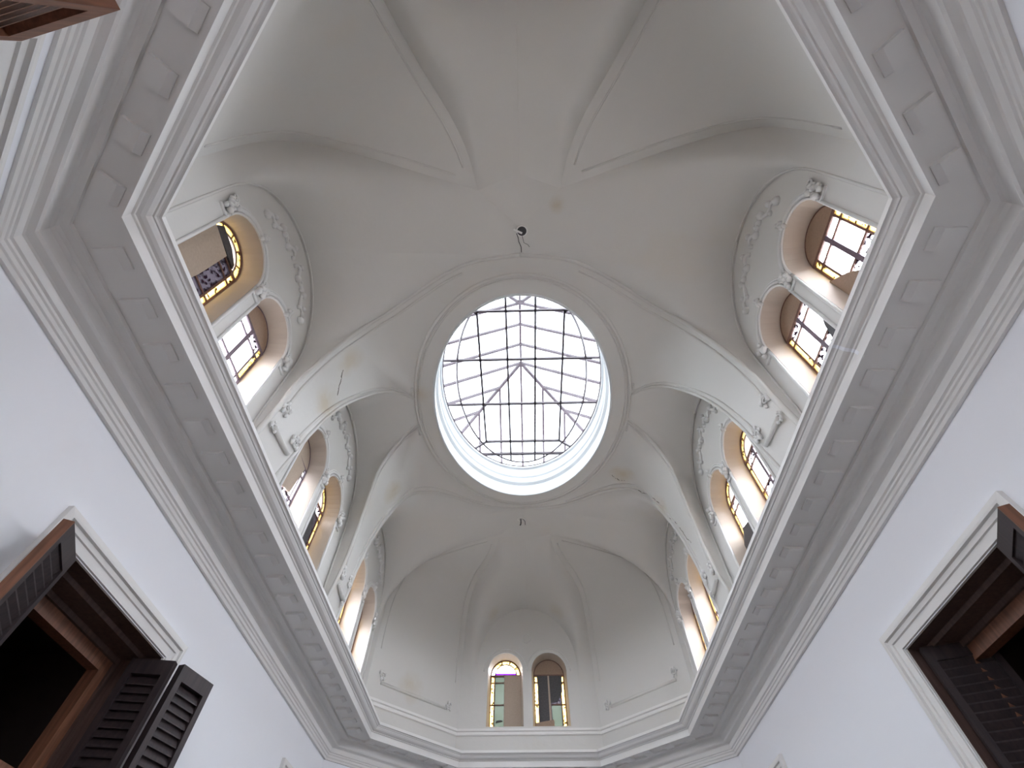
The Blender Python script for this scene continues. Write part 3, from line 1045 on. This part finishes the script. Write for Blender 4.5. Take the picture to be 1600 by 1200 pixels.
# laylight frame on top of the drum
ZL = 2.80
lay = empty('laylight_frame', V(0, YC, 2.77))
tag(lay, 'flat oval iron frame of bare crossing bars lying on the drum', 'frame')
adopt(mk('oval_bar', *tube(ell(0.462, 0.775, ZL, 64), 0.0075, 4, True), 'iron'), lay)
adopt(mk('rim_bar', *tube(ell(0.560, 0.795, 2.775, 96), 0.006, 4, True), 'iron'), lay)
for x, y0, y1 in ((-0.285, 1.315, 2.435), (0.285, 1.315, 2.435), (-0.096, 1.13, 2.64), (0.096, 1.13, 2.64)):
    bar(lay, 'long_bar', (x, y0, ZL), (x, y1, ZL), 0.0065)
for y, xx in ((1.687, 0.56), (2.07, 0.56), (1.32, 0.285), (2.435, 0.285)):
    bar(lay, 'cross_bar', (-xx, y, ZL), (xx, y, ZL), 0.0065)
bar(lay, 'end_bar', (-0.36, 2.567, ZL), (0.36, 2.567, ZL), 0.0075)
for sx in (-1, 1):
    for fy in (0, 1):
        P = mir([(0.285, 1.335, ZL), (0.40, 1.25, ZL)], sx, fy)
        bar(lay, 'corner_bar', P[0], P[1], 0.0065)

# ------------------------------------------------------------------ hook and old lamp hole in the vault
hook = empty('lamp_hole', V(0.012, 0.735, 2.548))
tag(hook, 'dark round lamp hole with bent bracket and loose wires in the near vault', 'fixture')
hz = 2.548
c = Vector((0.012, 0.735, hz))
adopt(mk('collar', *tube([c + Vector((0.028 * math.cos(a), 0.028 * math.sin(a), -0.002)) for a in [2 * math.pi * i / 20 for i in range(20)]], 0.004, 5, True), 'trim', None, True), hook)
dsk = [c + Vector((0.027 * math.cos(a), 0.027 * math.sin(a), -0.003)) for a in [2 * math.pi * i / 20 for i in range(20)]]
up_d = [p + Vector((0, 0, 0.03)) for p in dsk]
adopt(mk('hole_shade_disc', dsk + up_d, [tuple(range(20))] + [(i, (i + 1) % 20, 20 + (i + 1) % 20, 20 + i) for i in range(20)], 'dark_board'), hook)  # dark disc closes the hole, its inner shade put into the colour
adopt(mk('bracket', *box_axes(c + Vector((-0.042, -0.018, -0.012)), (0.045, 0.022, 0.0), (-0.004, 0.009, 0), (0, 0, -0.004)), 'trim'), hook)
adopt(mk('wire', *tube([c + Vector(v) for v in ((-0.028, 0.01, -0.01), (-0.02, 0.03, -0.03), (-0.018, 0.05, -0.02), (-0.005, 0.075, -0.04), (-0.004, 0.10, -0.05))], 0.0022, 5), 'dark_board'), hook)
adopt(mk('wire', *tube([c + Vector(v) for v in ((0.0, 0.02, -0.005), (0.01, 0.055, -0.03), (0.03, 0.065, -0.03), (0.04, 0.075, -0.04))], 0.0014, 5), 'dark_board'), hook)
fh = empty('ceiling_hook', V(-0.028, 3.05, 2.548))
tag(fh, 'small dark iron hook with two wires in the far vault', 'hook')
c = Vector((-0.028, 3.05, 2.55))
adopt(mk('base', *tube([c + Vector((0.024 * math.cos(a), 0.024 * math.sin(a), -0.002)) for a in [2 * math.pi * i / 16 for i in range(16)]], 0.004, 5, True), 'trim', None, True), fh)
adopt(mk('hook_rod', *tube([c + Vector(v) for v in ((0, 0, 0.0), (0.002, 0, -0.03), (0.0, 0.004, -0.05), (-0.006, 0.004, -0.06))], 0.005, 6), 'dark_board', None, True), fh)
adopt(mk('wire', *tube([c + Vector(v) for v in ((0.018, 0, 0), (0.034, 0, -0.025), (0.036, 0, -0.06))], 0.0022, 5), 'dark_board'), fh)


# ------------------------------------------------------------------ doors of the lower walls
def rot_frame(P, u, inward):
    """local (s along wall, n into the room, z) -> plan"""
    def f(s, n, z): return Vector((P[0] + u[0] * s + inward[0] * n, P[1] + u[1] * s + inward[1] * n, z))
    return f


slat_cache = {}


def shutter_leaf(root, f, s, n, ang, width, top, mat='dark_wood', edge=None, label=None):
    """louvred leaf hinged at (s, n) and swung ang from the wall line (in the s, n plane)"""
    d = Vector((math.cos(ang), math.sin(ang)))
    p = Vector((-d.y, d.x)) * 0.012
    g = lambda a, t, z: f(s + d.x * a + p.x * t, n + d.y * a + p.y * t, z)
    def slab(a0, a1, z0, z1, t0=-1, t1=1):
        q = [g(a0, t0, z0), g(a1, t0, z0), g(a1, t1, z0), g(a0, t1, z0), g(a0, t0, z1), g(a1, t0, z1), g(a1, t1, z1), g(a0, t1, z1)]
        return q, BOXF
    leaf = MB()
    st = 0.022
    leaf.add(slab(0, st, FL + 0.01, top)); leaf.add(slab(width - st, width, FL + 0.01, top))
    rails = [top - 0.045, top - 0.37, top - 0.40, top - 0.78]
    leaf.add(slab(st, width - st, top - 0.045, top))
    leaf.add(slab(st, width - st, top - 0.42, top - 0.385))
    leaf.add(slab(st, width - st, FL + 0.01, top - 0.80))
    o = leaf.build('shutter_leaf', mat)
    adopt(o, root)
    if label: o['label'] = label
    if edge:
        e = MB(); e.add(slab(width, width + 0.004, FL + 0.01, top, -1.05, 1.05))
        ed = e.build('edge_strip', edge); adopt(ed, o); 
    for z0, z1, nn in ((top - 0.385, top - 0.05, 14), (top - 0.80, top - 0.42, 15)):
        for k in range(nn):
            z = z0 + (z1 - z0) * (k + 0.5) / nn
            q = [g(st, 0.55, z - 0.014), g(width - st, 0.55, z - 0.014), g(width - st, -0.55, z + 0.013), g(st, -0.55, z + 0.013)]
            q2 = [v + Vector((0, 0, 0.004)) for v in q]
            sl = mk('slat', q + q2, BOXF, mat)
            adopt(sl, o)
    return o


def door(idx, P, u, inward, s0, s1, top, label, leaves, arch_w=0.068, transom=True):
    f = rot_frame(P, u, inward)
    base = f((s0 + s1) / 2, 0, FL)
    root = empty('door_%d' % idx, V(*base))
    tag(root, label, 'door', kind='structure')
    # moulded white architrave: stepped profile mitred round the opening
    prof = [(arch_w, 0.0), (arch_w, 0.016), (arch_w * 0.78, 0.020), (arch_w * 0.68, 0.020), (arch_w * 0.64, 0.012), (arch_w * 0.45, 0.011),
            (arch_w * 0.42, 0.006), (0.004, 0.005), (0.0, -0.01)]
    vs, fs = [], []
    for off, n in prof:
        for s, z in ((s0 - off, FL), (s0 - off, top + off), (s1 + off, top + off), (s1 + off, FL)):
            vs.append(f(s, n, z))
    for j in range(len(prof) - 1):
        for i in range(3):
            fs.append((j * 4 + i, j * 4 + i + 1, (j + 1) * 4 + i + 1, (j + 1) * 4 + i))
    adopt(mk('architrave', vs, fs, 'trim'), root)
    # timber lining of the reveal
    DP = 0.13
    vs, fs = [], []
    lp = [(0.0, -0.008), (0.0, -0.06), (0.014, -0.062), (0.014, -DP), (0.030, -DP), (0.030, -DP - 0.03)]
    for off, n in lp:
        for s, z in ((s0 + off, FL), (s0 + off, top - off), (s1 - off, top - off), (s1 - off, FL)):
            vs.append(f(s, n, z))
    for j in range(len(lp) - 1):
        for i in range(3):
            fs.append((j * 4 + i, j * 4 + i + 1, (j + 1) * 4 + i + 1, (j + 1) * 4 + i))
    adopt(mk('reveal_lining', vs, fs, 'lining'), root)
    # brown inner frame: jambs, head, transom
    a, b, t = s0 + 0.030, s1 - 0.030, top - 0.030
    fwid = 0.038
    def slab(sa, sb, za, zb, na, nb):
        q = [f(sa, na, za), f(sb, na, za), f(sb, nb, za), f(sa, nb, za), f(sa, na, zb), f(sb, na, zb), f(sb, nb, zb), f(sa, nb, zb)]
        return q, BOXF
    for nm, q in (('jamb', slab(a, a + fwid, FL, t, -DP - 0.05, -DP - 0.01)), ('jamb', slab(b - fwid, b, FL, t, -DP - 0.05, -DP - 0.01)),
                  ('head', slab(a + fwid, b - fwid, t - fwid, t, -DP - 0.05, -DP - 0.01))):
        adopt(mk(nm, *q, 'brown_wood'), root)
    if transom:
        adopt(mk('transom', *slab(a + fwid, b - fwid, t - 0.36, t - 0.36 + 0.05, -DP - 0.052, -DP - 0.008), 'brown_wood'), root)
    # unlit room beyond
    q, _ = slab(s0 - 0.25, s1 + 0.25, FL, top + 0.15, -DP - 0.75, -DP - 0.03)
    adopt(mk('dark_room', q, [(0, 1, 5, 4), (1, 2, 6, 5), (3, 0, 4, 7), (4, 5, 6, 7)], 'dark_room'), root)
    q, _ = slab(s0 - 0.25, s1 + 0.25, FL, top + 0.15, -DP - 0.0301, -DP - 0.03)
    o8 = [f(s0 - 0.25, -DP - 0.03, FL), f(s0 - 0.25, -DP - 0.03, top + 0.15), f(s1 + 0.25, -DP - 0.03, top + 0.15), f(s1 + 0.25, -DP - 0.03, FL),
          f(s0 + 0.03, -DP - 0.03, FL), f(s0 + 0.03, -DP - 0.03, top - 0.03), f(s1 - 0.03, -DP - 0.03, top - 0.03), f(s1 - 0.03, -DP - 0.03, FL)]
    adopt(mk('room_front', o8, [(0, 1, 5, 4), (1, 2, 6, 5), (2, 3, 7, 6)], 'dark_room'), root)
    for lf in leaves:
        shutter_leaf(root, f, *lf)
    return root


R_ = math.radians
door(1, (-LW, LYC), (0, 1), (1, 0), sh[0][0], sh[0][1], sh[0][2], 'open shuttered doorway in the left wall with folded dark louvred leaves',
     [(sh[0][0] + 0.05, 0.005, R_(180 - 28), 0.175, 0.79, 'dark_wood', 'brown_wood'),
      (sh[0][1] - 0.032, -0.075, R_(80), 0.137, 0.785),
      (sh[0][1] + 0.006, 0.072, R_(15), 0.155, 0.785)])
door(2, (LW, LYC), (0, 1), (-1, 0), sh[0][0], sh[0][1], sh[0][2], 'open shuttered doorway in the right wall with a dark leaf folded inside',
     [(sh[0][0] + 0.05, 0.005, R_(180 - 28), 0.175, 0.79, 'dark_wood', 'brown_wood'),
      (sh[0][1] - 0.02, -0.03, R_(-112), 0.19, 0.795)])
door(3, (-LW, LYC), (0, 1), (1, 0), sh[1][0], sh[1][1], sh[1][2], 'second doorway along the left wall, only its top corner showing', [])
door(4, (LW, LYC), (0, 1), (-1, 0), sh[1][0], sh[1][1], sh[1][2], 'second doorway along the right wall, only its top corner showing', [])
r2 = math.sqrt(0.5)
ul = Vector((-LE + LW, LEY - LYC)).normalized()
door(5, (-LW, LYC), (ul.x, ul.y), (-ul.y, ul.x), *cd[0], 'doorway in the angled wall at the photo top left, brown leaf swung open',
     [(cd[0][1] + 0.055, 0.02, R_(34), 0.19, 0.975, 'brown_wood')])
